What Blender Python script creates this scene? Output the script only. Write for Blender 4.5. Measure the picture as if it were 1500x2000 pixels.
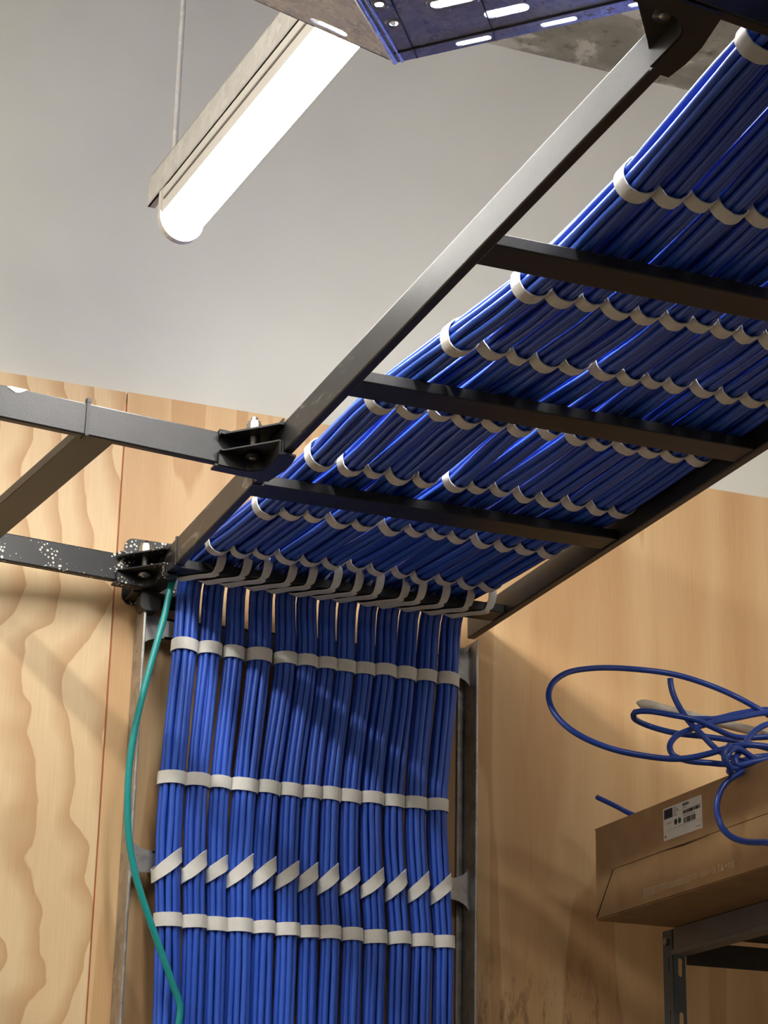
import bpy, bmesh, math, random
import numpy as np
from mathutils import Vector, Matrix
random.seed(7)
for o in list(bpy.data.objects): bpy.data.objects.remove(o)
scn = bpy.context.scene
C = scn.collection

# ------------------------------------------------------------------ camera
def look(yaw, pitch, roll):
    cy, sy, cp, sp = math.cos(yaw), math.sin(yaw), math.cos(pitch), math.sin(pitch)
    f = Vector((sy*cp, cy*cp, sp)); r = Vector((cy, -sy, 0)); u = r.cross(f)
    r2 = r*math.cos(roll) + u*math.sin(roll); u2 = -r*math.sin(roll) + u*math.cos(roll)
    return Matrix((r2, u2, -f)).transposed()
cam_d = bpy.data.cameras.new('camera'); cam = bpy.data.objects.new('camera', cam_d); C.objects.link(cam)
cam_d.sensor_fit = 'AUTO'; cam_d.sensor_width = 36.0; cam_d.lens = 4179.84/2000*36
cam_d.clip_start = .02
cam.matrix_world = Matrix.Translation((-.71392, -2.79827, -.90922)) @ look(.366528, .349610, .020725).to_4x4()
scn.camera = cam

# ------------------------------------------------------------------ world, exposure
w = bpy.data.worlds.new('world'); scn.world = w; w.use_nodes = True
w.node_tree.nodes['Background'].inputs[0].default_value = (.75, .72, .68, 1)
w.node_tree.nodes['Background'].inputs[1].default_value = .25
vs = scn.view_settings
vs.view_transform = 'Standard'; vs.look = 'None'; vs.gamma = 1.0; vs.use_curve_mapping = False
vs.exposure = 0.95
LAMP_STRENGTH = 34.0
FILL_LEFT_STRENGTH = 54.0
TRAY_LAMP_STRENGTH = 30.0
FILL_BACK_STRENGTH = 20.0

# ------------------------------------------------------------------ material helpers
def lin(c):
    return tuple(((v/255)/12.92 if v/255 <= .04045 else ((v/255+.055)/1.055)**2.4) for v in c) + (1,)
class NT:
    def __init__(s, name):
        s.m = bpy.data.materials.new(name); s.m.use_nodes = True
        s.t = s.m.node_tree; s.b = s.t.nodes['Principled BSDF']
    def n(s, typ, **kw):
        nd = s.t.nodes.new(typ)
        for k, v in kw.items():
            if k in nd.inputs: nd.inputs[k].default_value = v
            else: setattr(nd, k, v)
        return nd
    def l(s, a, b): s.t.links.new(a, b)
    def coords(s, scale=(1, 1, 1), loc=(0, 0, 0), kind='Object', rot=(0, 0, 0)):
        tc = s.n('ShaderNodeTexCoord'); mp = s.n('ShaderNodeMapping')
        mp.inputs['Scale'].default_value = scale; mp.inputs['Location'].default_value = loc
        mp.inputs['Rotation'].default_value = rot
        s.l(tc.outputs[kind], mp.inputs['Vector']); return mp.outputs[0]
    def noise(s, vec, scale, detail=4, rough=.5, dist=0):
        nd = s.n('ShaderNodeTexNoise'); nd.inputs['Scale'].default_value = scale
        nd.inputs['Detail'].default_value = detail; nd.inputs['Roughness'].default_value = rough
        nd.inputs['Distortion'].default_value = dist
        s.l(vec, nd.inputs['Vector']); return nd.outputs['Fac']
    def ramp(s, fac, stops, interp='LINEAR'):
        nd = s.n('ShaderNodeValToRGB'); cr = nd.color_ramp; cr.interpolation = interp
        while len(cr.elements) < len(stops): cr.elements.new(.5)
        for e, (p, c) in zip(cr.elements, stops):
            e.position = p; e.color = c if len(c) == 4 else tuple(c)+(1,)
        s.l(fac, nd.inputs[0]); return nd.outputs[0]
    def mix(s, fac, a, b, mode='MIX'):
        nd = s.n('ShaderNodeMix', data_type='RGBA', blend_type=mode)
        for sock, v in ((nd.inputs[0], fac), (nd.inputs[6], a), (nd.inputs[7], b)):
            if hasattr(v, 'links') or isinstance(v, bpy.types.NodeSocket): s.l(v, sock)
            else: sock.default_value = v
        return nd.outputs[2]
    def math(s, op, a, b=0):
        nd = s.n('ShaderNodeMath', operation=op)
        for sock, v in ((nd.inputs[0], a), (nd.inputs[1], b)):
            if isinstance(v, bpy.types.NodeSocket): s.l(v, sock)
            else: sock.default_value = v
        return nd.outputs[0]
    def sep(s, vec):
        nd = s.n('ShaderNodeSeparateXYZ'); s.l(vec, nd.inputs[0]); return nd.outputs
    def bump(s, h, strength=.2, dist=.002):
        nd = s.n('ShaderNodeBump'); nd.inputs['Strength'].default_value = strength
        nd.inputs['Distance'].default_value = dist
        s.l(h, nd.inputs['Height']); s.l(nd.outputs[0], s.b.inputs['Normal'])
    def out(s, color=None, rough=.5, metal=0., spec=None):
        for k, v in (('Base Color', color), ('Roughness', rough), ('Metallic', metal)):
            if v is None: continue
            if isinstance(v, bpy.types.NodeSocket): s.l(v, s.b.inputs[k])
            else: s.b.inputs[k].default_value = v
        if spec is not None: s.b.inputs['Specular IOR Level'].default_value = spec
        return s.m
W_ = (1, 1, 1, 1); K_ = (0, 0, 0, 1)
def simple(name, rgb, rough=.5, metal=0., var=.06, scale=40, bump=0.):
    m = NT(name); v = m.coords()
    nz = m.noise(v, scale, 3)
    c = lin(rgb); lo = tuple(x*(1-var*2) for x in c[:3])+(1,); hi = tuple(min(1, x*(1+var*2)) for x in c[:3])+(1,)
    if bump: m.bump(m.noise(v, scale*6, 2), bump, .001)
    return m.out(m.ramp(nz, [(.3, lo), (.7, hi)]), rough, metal)
def emit(name, rgb, strength):
    m = NT(name); m.b.inputs['Base Color'].default_value = (.9, .9, .9, 1)
    m.b.inputs['Emission Color'].default_value = rgb+(1,); m.b.inputs['Emission Strength'].default_value = strength
    return m.m

def mat_ply(name, base, dark, light, offs, bands, stains=False, wavy=False):
    m = NT(name)
    v = m.coords((1, 1, 1), offs, 'Object')
    big = m.noise(m.coords((7.5, 1, .62), offs), 1.0, 2.5, .5, .35)          # slow field, its contours are the growth rings
    fld = m.math('MULTIPLY', big, bands)
    if wavy:                                       # near-vertical wandering growth rings
        w1 = m.noise(m.coords((2.2, 1, 2.6), offs), 1.0, 3, .5, .2)
        w2 = m.noise(m.coords((3.0, 1, 14.0), offs), 1.0, 3, .55)
        sx = m.sep(m.coords((1, 1, 1), offs))[0]
        u = m.math('ADD', m.math('ADD', sx, m.math('MULTIPLY', w1, .34)), m.math('MULTIPLY', w2, .016))
        fld = m.math('MULTIPLY', u, 19.0)
    fr = m.math('FRACT', fld)
    ring = m.ramp(fr, [(0, K_), (.42, K_), (.72, (.6, .6, .6, 1)), (.92, W_), (.95, K_), (1, K_)])
    mott = m.noise(m.coords((16, 1, 3), offs), 1.0, 5, .6, .8)
    fine = m.noise(m.coords((420, 1, 9), offs), 1.0, 3, .6)
    c = m.mix(m.ramp(mott, [(.3, K_), (.72, W_)]), lin(base), lin(light))
    c = m.mix(m.math('MULTIPLY', ring, .85), c, lin(dark))
    c = m.mix(m.ramp(fine, [(.35, (.86, .84, .8, 1)), (.65, (1.0, 1.0, 1.0, 1))]), K_, c, 'MIX') if False else m.mix(.32, c, m.mix(1.0, c, m.ramp(fine, [(.3, (.80, .76, .7, 1)), (.62, W_)]), 'MULTIPLY'))
    if stains:
        tc = m.coords(); xyz = m.sep(tc)
        st = m.noise(m.coords((60, 1, 16)), 1.0, 5, .7)
        low = m.ramp(m.math('MULTIPLY', xyz[2], -1.0), [(.42, K_), (.60, W_)])
        left = m.ramp(xyz[0], [(.46, K_), (.52, W_), (.70, W_), (.76, K_)])
        k = m.math('MULTIPLY', m.math('MULTIPLY', low, left), m.ramp(st, [(.50, K_), (.60, W_)]))
        c = m.mix(m.math('MULTIPLY', k, .75), c, lin((70, 34, 22)))
        dots = m.noise(m.coords((90, 1, 55)), 1.0, 2)
        c = m.mix(m.ramp(dots, [(.76, K_), (.80, (.7, .7, .7, 1))]), c, lin((84, 46, 26)))
    m.bump(fine, .12, .001)
    return m.out(c, .55)
M = {}
M['ply_left'] = mat_ply('plywood_pale', (226, 194, 148), (196, 152, 106), (234, 206, 162), (.37, 0, .11), 5.0, False, True)
M['ply_right'] = mat_ply('plywood_honey', (206, 166, 118), (222, 188, 140), (198, 156, 108), (3.1, 0, 2.3), 3.4, True)
M['wall_white'] = simple('white_wall_paint', (212, 211, 200), .7, 0, .015, 6, .05)
m = NT('bare_concrete'); v = m.coords()
n1 = m.noise(v, 7, 8, .62, .4); n2 = m.noise(v, 34, 6, .7)
c = m.ramp(n1, [(.40, lin((140, 134, 118))), (.50, lin((160, 154, 138))), (.53, lin((196, 190, 174))), (.62, lin((202, 196, 180)))])
c = m.mix(m.ramp(n2, [(.55, K_), (.72, (.8, .8, .8, 1))]), c, lin((82, 78, 66)))
m.bump(n1, .4, .01); M['concrete'] = m.out(c, .85)
M['floor'] = simple('grey_floor', (54, 54, 56), .6, 0, .08, 3)
M['wall_plain'] = simple('room_wall_paint', (205, 198, 184), .75, 0, .03, 4)

def mat_black(name, spots=False, dust=False):
    m = NT(name); v = m.coords()
    pe = m.noise(v, 700, 2, .5)
    n = m.noise(v, 30, 3)
    c = m.ramp(n, [(.3, lin((22, 22, 23))), (.7, lin((33, 33, 34)))])
    if dust:
        d = m.noise(m.coords((60, 14, 60)), 1.0, 5, .65, .6)
        xyz = m.sep(m.coords())
        zone = m.ramp(m.math('MULTIPLY', xyz[1], -1.0), [(.08, (.6, .6, .6, 1)), (.30, (.5, .5, .5, 1)), (.62, (.75, .75, .75, 1)), (.80, (.3, .3, .3, 1)), (.95, K_)])
        c = m.mix(m.math('MULTIPLY', m.ramp(d, [(.58, K_), (.74, W_)]), zone), c, lin((176, 170, 160)))
    if spots:
        vo = m.n('ShaderNodeTexVoronoi'); vo.inputs['Scale'].default_value = 190
        m.l(v, vo.inputs['Vector'])
        sel = m.noise(v, 28, 2)
        thr = m.ramp(sel, [(.38, K_), (.70, (.46, .46, .46, 1))])
        k = m.math('LESS_THAN', vo.outputs['Distance'], thr)
        c = m.mix(k, c, lin((214, 210, 200)))
    m.bump(pe, .22, .0006)
    return m.out(c, .40, 0., .5)
M['black'] = mat_black('black_powder_coat')
M['black_dust'] = mat_black('black_powder_coat_scuffed', False, True)
M['black_spots'] = mat_black('black_powder_coat_paint_spots', True)
M['black_plain'] = simple('black_plastic', (24, 24, 25), .45, 0, .05, 60)

def mat_galv(name, a, b, rough=.38, metal=.85, scale=70):
    m = NT(name); v = m.coords()
    vo = m.n('ShaderNodeTexVoronoi'); vo.inputs['Scale'].default_value = scale; vo.inputs['Randomness'].default_value = 1
    nz = m.n('ShaderNodeTexNoise'); nz.inputs['Scale'].default_value = scale*.8
    m.l(v, nz.inputs['Vector'])
    mx = m.n('ShaderNodeMix', data_type='RGBA'); mx.inputs[0].default_value = .03
    m.l(v, mx.inputs[6]); m.l(nz.outputs['Color'], mx.inputs[7]); m.l(mx.outputs[2], vo.inputs['Vector'])
    s = m.sep(vo.outputs['Color'])
    c = m.ramp(s[0], [(0, lin(a)), (1, lin(b))])
    r = m.ramp(s[1], [(0, (rough-.1,)*3+(1,)), (1, (rough+.15,)*3+(1,))])
    m.bump(s[2], .006, .001)
    return m.out(c, r, metal)
M['galv'] = mat_galv('spangled_galvanised_blue_reflection', (168, 182, 222), (206, 216, 242), .36, .8, 150)  # blue tint in the base colour stands in for the reflected blue cables
M['galv_bar'] = mat_galv('weathered_galvanised_steel', (158, 156, 152), (184, 182, 178), .40, .8, 80)
M['strut'] = mat_galv('dull_galvanised_channel', (184, 180, 172), (200, 196, 188), .6, .15, 90)
M['zinc'] = simple('zinc_plated_bolt', (168, 166, 162), .34, 1.0, .05, 60)
M['bead'] = simple('dark_fold_line', (40, 42, 56), .5, .6)
M['lamp_body'] = simple('lamp_housing_white', (205, 200, 190), .45, 0, .02, 10)
M['lamp_groove'] = simple('lamp_housing_groove', (120, 114, 108), .5)
M['lens'] = emit('lit_led_diffuser', (1.0, .965, .91), LAMP_STRENGTH)
M['lens_tray'] = emit('lit_tray_led_diffuser', (1.0, .965, .91), TRAY_LAMP_STRENGTH)
M['fill_back'] = emit('fill_back_diffuser', (1.0, .97, .92), FILL_BACK_STRENGTH)
M['fill_left'] = emit('fill_left_diffuser', (1.0, .97, .92), FILL_LEFT_STRENGTH)

def mat_cable(name, a, b, rough=.36):
    m = NT(name); oi = m.n('ShaderNodeObjectInfo'); v = m.coords()
    n = m.noise(v, 30, 3)
    c1 = m.ramp(oi.outputs['Random'], [(0, lin(a)), (1, lin(b))])
    c = m.mix(m.ramp(n, [(.35, (.0, 0, 0, 1)), (.75, (.25, .25, .25, 1))]), c1, lin(tuple(min(255, x+22) for x in a)))
    m.bump(m.noise(v, 180, 2), .05, .001)
    return m.out(c, rough, 0., .5)
M['blue'] = mat_cable('blue_cable_jacket', (46, 88, 198), (54, 100, 210))
M['blue_loose'] = mat_cable('blue_cable_jacket_glossy', (30, 62, 150), (36, 70, 160), .3)
M['teal'] = mat_cable('teal_cable_jacket', (18, 140, 140), (20, 146, 144), .3)
m = NT('white_hook_and_loop_fabric'); v = m.coords()
n = m.noise(v, 900, 2); n2 = m.noise(v, 60, 3)
m.bump(n, .5, .0008)
M['strap'] = m.out(m.mix(m.ramp(n2, [(.35, K_), (.7, W_)]), lin((232, 230, 224)), lin((242, 240, 234))), .9, 0., .2)
M['card'] = simple('brown_cardboard', (170, 136, 94), .8, 0, .05, 26, .06)
M['card_edge'] = simple('cardboard_dark_slit', (66, 42, 22), .9)
M['paper'] = simple('white_label_paper', (228, 226, 218), .6, 0, .01)
M['ink'] = simple('dark_label_ink', (44, 40, 42), .6)
M['ink_blue'] = simple('dark_blue_label_ink', (34, 58, 78), .6)
M['ink_grey'] = simple('grey_label_ink', (150, 148, 144), .6)
M['ink_green'] = simple('green_label_ink', (24, 110, 70), .6)
M['ink_white'] = simple('pale_box_print', (206, 186, 156), .7)
M['shelf'] = simple('grey_painted_steel_shelf', (120, 116, 112), .45, .2, .05, 20)
M['shelf_dark'] = simple('slate_painted_steel', (92, 98, 104), .45, .3, .05, 20)
M['board'] = simple('dark_shelf_board', (60, 52, 46), .8)
M['stick'] = simple('weathered_pale_plastic', (206, 198, 184), .7, 0, .12, 60, .2)
M['red'] = simple('red_chalk', (172, 92, 62), .9)
M['wood_edge'] = simple('plywood_edge', (140, 100, 62), .8)

# ------------------------------------------------------------------ mesh helpers
def obj(name, verts, faces, mat, parent=None, smooth=False):
    me = bpy.data.meshes.new(name); me.from_pydata([tuple(v) for v in verts], [], faces); me.update()
    if smooth:
        for p in me.polygons: p.use_smooth = True
    me.materials.append(mat)
    o = bpy.data.objects.new(name, me); C.objects.link(o)
    if parent is not None: o.parent = parent
    return o
def bmobj(name, bm, mat, parent=None, smooth=False):
    bmesh.ops.recalc_face_normals(bm, faces=bm.faces)
    me = bpy.data.meshes.new(name); bm.to_mesh(me); bm.free()
    if smooth:
        for p in me.polygons: p.use_smooth = True
    me.materials.append(mat)
    o = bpy.data.objects.new(name, me); C.objects.link(o)
    if parent is not None: o.parent = parent
    return o
def add_box(bm, lo, hi, bevel=0., mtx=None, seg=2):
    r = bmesh.ops.create_cube(bm, size=1)
    vs_ = r['verts']
    for v in vs_:
        v.co = Vector([lo[i]+(v.co[i]+.5)*(hi[i]-lo[i]) for i in range(3)])
    if bevel:
        es = list({e for v in vs_ for e in v.link_edges})
        rb = bmesh.ops.bevel(bm, geom=es, offset=bevel, segments=seg, affect='EDGES', profile=.5)
        vs_ = list({v for f in rb['faces'] for v in f.verts} | {v for v in vs_ if v.is_valid})
    if mtx is not None:
        bmesh.ops.transform(bm, matrix=mtx, verts=[v for v in vs_ if v.is_valid])
    return vs_
def box(name, lo, hi, mat, parent=None, bevel=0., mtx=None):
    bm = bmesh.new(); add_box(bm, lo, hi, bevel, mtx); return bmobj(name, bm, mat, parent)
def prism(bm, pts, h0, h1, mtx=None):
    """polygon pts (x,y) extruded from h0 to h1 on z"""
    a = [bm.verts.new((p[0], p[1], h0)) for p in pts]; b = [bm.verts.new((p[0], p[1], h1)) for p in pts]
    n = len(pts)
    bm.faces.new(a[::-1]); bm.faces.new(b)
    for i in range(n): bm.faces.new((a[i], a[(i+1) % n], b[(i+1) % n], b[i]))
    if mtx is not None: bmesh.ops.transform(bm, matrix=mtx, verts=a+b)
def cyl(bm, p0, p1, r, n=12, r1=None):
    p0, p1 = Vector(p0), Vector(p1); t = (p1-p0).normalized()
    a = t.orthogonal().normalized(); b = t.cross(a); r1 = r if r1 is None else r1
    A = [bm.verts.new(p0+r*(math.cos(2*math.pi*i/n)*a+math.sin(2*math.pi*i/n)*b)) for i in range(n)]
    B = [bm.verts.new(p1+r1*(math.cos(2*math.pi*i/n)*a+math.sin(2*math.pi*i/n)*b)) for i in range(n)]
    bm.faces.new(A[::-1]); bm.faces.new(B)
    for i in range(n): bm.faces.new((A[i], A[(i+1) % n], B[(i+1) % n], B[i]))
def spline(P, n, closed=False):
    """centripetal Catmull-Rom through P (k x 3), about n samples"""
    P = np.array(P, float)
    if closed: P = np.vstack([P[-1], P, P[0], P[1]])
    else: P = np.vstack([2*P[0]-P[1], P, 2*P[-1]-P[-2]])
    k = len(P)-3; L = np.linalg.norm(P[2:-1]-P[1:-2], axis=1); tot = L.sum(); out = []
    for i in range(k):
        p0, p1, p2, p3 = P[i:i+4]
        t0 = 0; t1 = t0+np.linalg.norm(p1-p0)**.5; t2 = t1+np.linalg.norm(p2-p1)**.5; t3 = t2+np.linalg.norm(p3-p2)**.5
        m_ = max(2, int(round(n*L[i]/tot)))
        for t in np.linspace(t1, t2, m_, endpoint=False):
            A1 = (t1-t)/(t1-t0)*p0+(t-t0)/(t1-t0)*p1; A2 = (t2-t)/(t2-t1)*p1+(t-t1)/(t2-t1)*p2; A3 = (t3-t)/(t3-t2)*p2+(t-t2)/(t3-t2)*p3
            B1 = (t2-t)/(t2-t0)*A1+(t-t0)/(t2-t0)*A2; B2 = (t3-t)/(t3-t1)*A2+(t-t1)/(t3-t1)*A3
            out.append((t2-t)/(t2-t1)*B1+(t-t1)/(t2-t1)*B2)
    if not closed: out.append(P[-2])
    return np.array(out)
def frames(P, ref=(1, 0, 0)):
    T = np.gradient(P, axis=0); T /= np.linalg.norm(T, axis=1)[:, None]
    A = np.array(ref)[None, :]-T*(T@np.array(ref))[:, None]; A /= np.linalg.norm(A, axis=1)[:, None]
    B = np.cross(T, A); return T, A, B
def ptframes(P):
    T = np.gradient(P, axis=0); T /= np.linalg.norm(T, axis=1)[:, None]
    A = np.zeros_like(T); a = np.cross(T[0], [.3, .5, .8]); a /= np.linalg.norm(a)
    for i in range(len(T)):
        a = a-T[i]*(a@T[i]); a /= np.linalg.norm(a); A[i] = a
    return T, A, np.cross(T, A)
def tube(name, P, r, mat, parent=None, n=8, fr=None):
    T, A, B = fr if fr else ptframes(P)
    k = len(P); ang = np.arange(n)*2*math.pi/n
    rr = np.broadcast_to(np.asarray(r, float), (k,))
    V = P[:, None, :]+rr[:, None, None]*(np.cos(ang)[None, :, None]*A[:, None, :]+np.sin(ang)[None, :, None]*B[:, None, :])
    V = V.reshape(-1, 3)
    F = [(i*n+j, i*n+(j+1) % n, (i+1)*n+(j+1) % n, (i+1)*n+j) for i in range(k-1) for j in range(n)]
    F.append(tuple(range(n))[::-1]); F.append(tuple((k-1)*n+j for j in range(n)))
    return obj(name, V, F, mat, parent, True)
def ribbon(name, P, Wv, Nv, hw, th, mat, parent=None):
    """closed band: centre points P, width directions Wv, outward normals Nv"""
    P, Wv, Nv = map(np.array, (P, Wv, Nv)); k = len(P)
    V = np.stack([P-Wv*hw, P+Wv*hw, P+Wv*hw+Nv*th, P-Wv*hw+Nv*th], 1).reshape(-1, 3)
    F = []
    for i in range(k):
        j = (i+1) % k
        for q in range(4):
            F.append((i*4+q, i*4+(q+1) % 4, j*4+(q+1) % 4, j*4+q))
    o = obj(name, V, F, mat, parent, True); o.data.set_sharp_from_angle(angle=math.radians(45))
    return o
def thing(name, label, cat, loc=(0, 0, 0), group=None):
    o = bpy.data.objects.new(name, None); C.objects.link(o); o.location = loc; o.empty_display_size = .05
    o['label'] = label; o['category'] = cat
    if group: o['group'] = group
    return o
def adopt(t):
    """children were modelled in world coordinates: keep them there under the empty"""
    bpy.context.view_layer.update()
    inv = Matrix.Translation(t.location).inverted()
    for c in t.children: c.matrix_parent_inverse = inv
def struct(o): o['kind'] = 'structure'; return o

# ------------------------------------------------------------------ room
ZC = 1.046; ZF = -2.4; ZPLY = .3075
XL, XR, YF = -2.2, 1.75, -5.2
wb = struct(box('wall_back', (XL, .018, ZF), (XR, .14, ZC), M['wall_white']))
SEAM = -.041
panels = [((XL, SEAM-.0008), M['ply_left'], .3075), ((SEAM+.0008, XR), M['ply_right'], .3085)]
for (a, b), mt, zt in panels:
    o = box('plywood_panel', (a, 0, ZF), (b, .018, zt), mt, wb, .0012)
o = box('red_chalk_line', (SEAM-.0007, .0006, ZF), (SEAM+.0007, .016, .29), M['red'], wb)
struct(box('ceiling', (XL, YF, ZC), (XR, .14, ZC+.12), M['concrete']))
struct(box('floor', (XL, YF, ZF-.1), (XR, .14, ZF), M['floor']))
struct(box('wall_left', (XL-.1, YF, ZF), (XL, .14, ZC), M['wall_plain']))
struct(box('wall_right', (XR, YF, ZF), (XR+.1, .14, ZC), M['wall_plain']))
struct(box('wall_front', (XL, YF-.1, ZF), (XR, YF, ZC), M['wall_plain']))

# ------------------------------------------------------------------ black cable ladders
W = .503; T_ = .0118; H = .038
def rail(name, lo, hi, mat, parent, mtx=None, bevel=.0016): return box(name, lo, hi, mat, parent, bevel, mtx)
YEND = -1.586
RUNGS = (-1.179, -.834, -.494, -.146)
RW = .044; RH = .013; RZ = .0018
lad = thing('cable_ladder', 'long black steel cable ladder running overhead carrying the blue cable bundles', 'cable ladder', (W/2, -.8, 0))
rail('side_rail', (0, YEND, 0), (T_, -.012, H), M['black_dust'], lad)
rail('side_rail', (W-T_, YEND+.07, 0), (W, -.012, H), M['black'], lad)
for y in RUNGS:
    box('rung', (T_, y, RZ), (W-T_, y+RW, RZ+RH), M['black'], lad, .0012)
def band(y, wd=.004):
    bm = bmesh.new(); e = .0014
    add_box(bm, (-e, y, -e), (0, y+wd, H+e)); add_box(bm, (T_, y, -e), (T_+e, y+wd, H+e))
    add_box(bm, (0, y, -e), (T_, y+wd, 0)); add_box(bm, (0, y, H), (T_, y+wd, H+e))
    return bm
bmobj('band', band(-.166), M['black'], lad)
bmobj('band', band(-.4995, .0025), M['black'], lad)
adopt(lad)

AL = .1285
XZ0 = Matrix(((1, 0, 0, 0), (0, 0, -1, 0), (0, 1, 0, 0), (0, 0, 0, 1)))
P0 = Vector((0, -.5391, 0)); Rb = Matrix.Rotation(AL, 4, 'Z')
Mb = Matrix.Translation(P0) @ Rb            # local -x runs left along the branch, +y towards the wall
br = thing('branch_ladder', 'black steel ladder branching off leftward towards the pale plywood', 'cable ladder', (-.35, -.36, 0))
rail('side_rail', (-1.3, 0, 0), (-.006, T_, H+.001), M['black'], br, Mb)
rail('side_rail', (-1.3, .4782, 0), (.056, .4782+T_, H+.001), M['black_spots'], br, Mb)
for xr in (-.186, -.186-.345, -.186-.69):
    box('rung', (xr-RW, T_, RZ), (xr, .4782, RZ+RH), M['black'], br, .0012, Mb)
bm = bmesh.new(); e = .0014; x = -.2262
for lo, hi in (((x, -e, -e), (x+.0045, 0, H+.001+e)), ((x, T_, -e), (x+.0045, T_+e, H+.001+e)), ((x, -e, -e), (x+.0045, T_+e, 0)), ((x, -e, H+.001), (x+.0045, T_+e, H+.001+e)), ((x+.0004, -.001, H+.002), (x+.0055, .006, H+.0075))):
    add_box(bm, lo, hi, 0, Mb)
bmobj('cable_tie', bm, M['black_plain'], br)
bm = bmesh.new(); prism(bm, [(-.318, .0392), (-.322, .0375), (-.316, .0350), (-.311, .0325), (-.306, .0335), (-.301, .0365), (-.297, .0392)], 0, .0007, Mb @ XZ0); bmobj('paint_fleck', bm, M['paper'], br)
adopt(br)
# cross ladder where the main one ends, nearest the camera
Mc = Matrix.Translation((.0103, -1.5874, 0)) @ Matrix.Rotation(AL+.01, 4, 'Z')
xl = thing('cross_ladder_rail', 'black steel ladder rail crossing under the cables at the top right corner', 'cable ladder', (.2, -1.58, 0))
rail('side_rail', (-.7, -T_, 0), (1.0, 0, H), M['black'], xl, Mc)
for xr in (.30, .64): box('rung', (xr, -.45, RZ), (xr+RW, -T_, RZ+RH), M['black'], xl, .001, Mc)
rail('side_rail', (-.7, -.462, 0), (1.0, -.45, H), M['black'], xl, Mc)
adopt(xl)

# corner clamps: folded upper and lower plates pulled together by a bolt
def clamp(label, origin, mirror=1, sc=1.0, mat='black'):
    t = thing('corner_clamp', label, 'clamp', origin, 'bolted corner clamps of the ladders')
    A = AL if mirror == 1 else -(AL+.01)
    # local: +x = main rail, branch runs to -x; the open corner faces -y
    def Q(x, y):                                   # skew so that the edge y=0 follows the branch rail
        return (x*sc, (y+x*math.tan(A))*sc*mirror)
    def put(bm):
        bmesh.ops.translate(bm, verts=bm.verts, vec=Vector(origin)); return bm
    tri = [Q(-.060, -.002), Q(-.0005, -.002), Q(-.0005, -.074), Q(-.0065, -.074), Q(-.014, -.064), Q(-.056, -.012), Q(-.060, -.012)]
    # upper plate
    bm = bmesh.new(); prism(bm, tri, .0325, .0345)
    prism(bm, [Q(-.060, -.0035), Q(0, -.0035), Q(0, -.0012), Q(-.060, -.0012)], .0325, .0405)
    prism(bm, [Q(-.060, -.0035), Q(.0, -.0035), Q(.0, .010), Q(-.060, .010)], .0395, .0412)
    prism(bm, [Q(-.0030, -.074), Q(-.0008, -.074), Q(-.0008, 0), Q(-.0030, 0)], .0325, .0405)
    bmobj('upper_plate', put(bm), M[mat], t)
    # lower plate with rolled skirt
    bm = bmesh.new(); prism(bm, tri, .0115, .0132)
    prism(bm, [Q(-.060, -.0035), Q(0, -.0035), Q(0, -.0012), Q(-.060, -.0012)], -.004, .0132)
    prism(bm, [Q(-.0030, -.074), Q(-.0008, -.074), Q(-.0008, 0), Q(-.0030, 0)], -.004, .0132)
    # under-hook following the fillet of the corner
    arc = [Q(-.030+.026*math.cos(a), -.030+.026*math.sin(a)) for a in [math.pi/2-k*math.pi/16 for k in range(9)]]
    prism(bm, [Q(-.064, .0135), Q(-.064, -.004)]+[Q(-.030, -.004)]+arc[1:-1]+[Q(-.004, -.030), Q(-.004, -.078), Q(.014, -.078), Q(.017, -.055), Q(.017, -.030), Q(.010, .0135)], -.0056, -.0030)
    # rolled fillet wall between plate and hook
    ra = []
    for k in range(9):
        a = math.pi/2-k*math.pi/16
        ra.append((math.cos(a), math.sin(a)))
    pts_o = [Q(-.060, -.004)]+[Q(-.030+.026*cx, -.030+.026*cy) for cx, cy in ra]+[Q(-.004, -.074)]
    pts_i = [Q(-.060, -.0062)]+[Q(-.030+.0238*cx, -.030+.0238*cy) for cx, cy in ra]+[Q(-.0062, -.074)]
    prism(bm, pts_o+pts_i[::-1], -.0045, .0115)
    bmobj('lower_plate', put(bm), M[mat], t)
    b = Vector((Q(-.022, -.022)[0], Q(-.022, -.022)[1], 0))
    bm = bmesh.new(); cyl(bm, b+Vector((0, 0, .004)), b+Vector((0, 0, .0560)), .0045, 10)
    for k in range(9): cyl(bm, b+Vector((0, 0, .0145+k*.002)), b+Vector((0, 0, .0155+k*.002)), .0050, 10)
    bmobj('bolt', put(bm), M['zinc'], t, True)
    bm = bmesh.new(); cyl(bm, b+Vector((0, 0, .0346)), b+Vector((0, 0, .0360)), .0120, 16); cyl(bm, b+Vector((0, 0, .0360)), b+Vector((0, 0, .0480)), .0092, 6); cyl(bm, b+Vector((0, 0, .0480)), b+Vector((0, 0, .0510)), .0075, 12)
    bmobj('nut', put(bm), M['zinc'], t)
    bm = bmesh.new(); cyl(bm, b+Vector((0, 0, .0050)), b+Vector((0, 0, .0114)), .0098, 14, .0070)
    bmobj('bolt_head', put(bm), M['black_plain'] if mat == 'black' else M['zinc'], t, True)
    adopt(t)
    return t
clamp('black bolted corner clamp joining the branch ladder to the middle of the long ladder', (0, -.5391, 0))
clamp('paint-spotted black corner clamp with bolt beside the plywood wall', (0, -.0585, 0), 1, .93, 'black_spots')
clamp('dark corner clamp under the crossing rail at the upper right', (0, -1.5876, 0), -1, 1.0)

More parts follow.
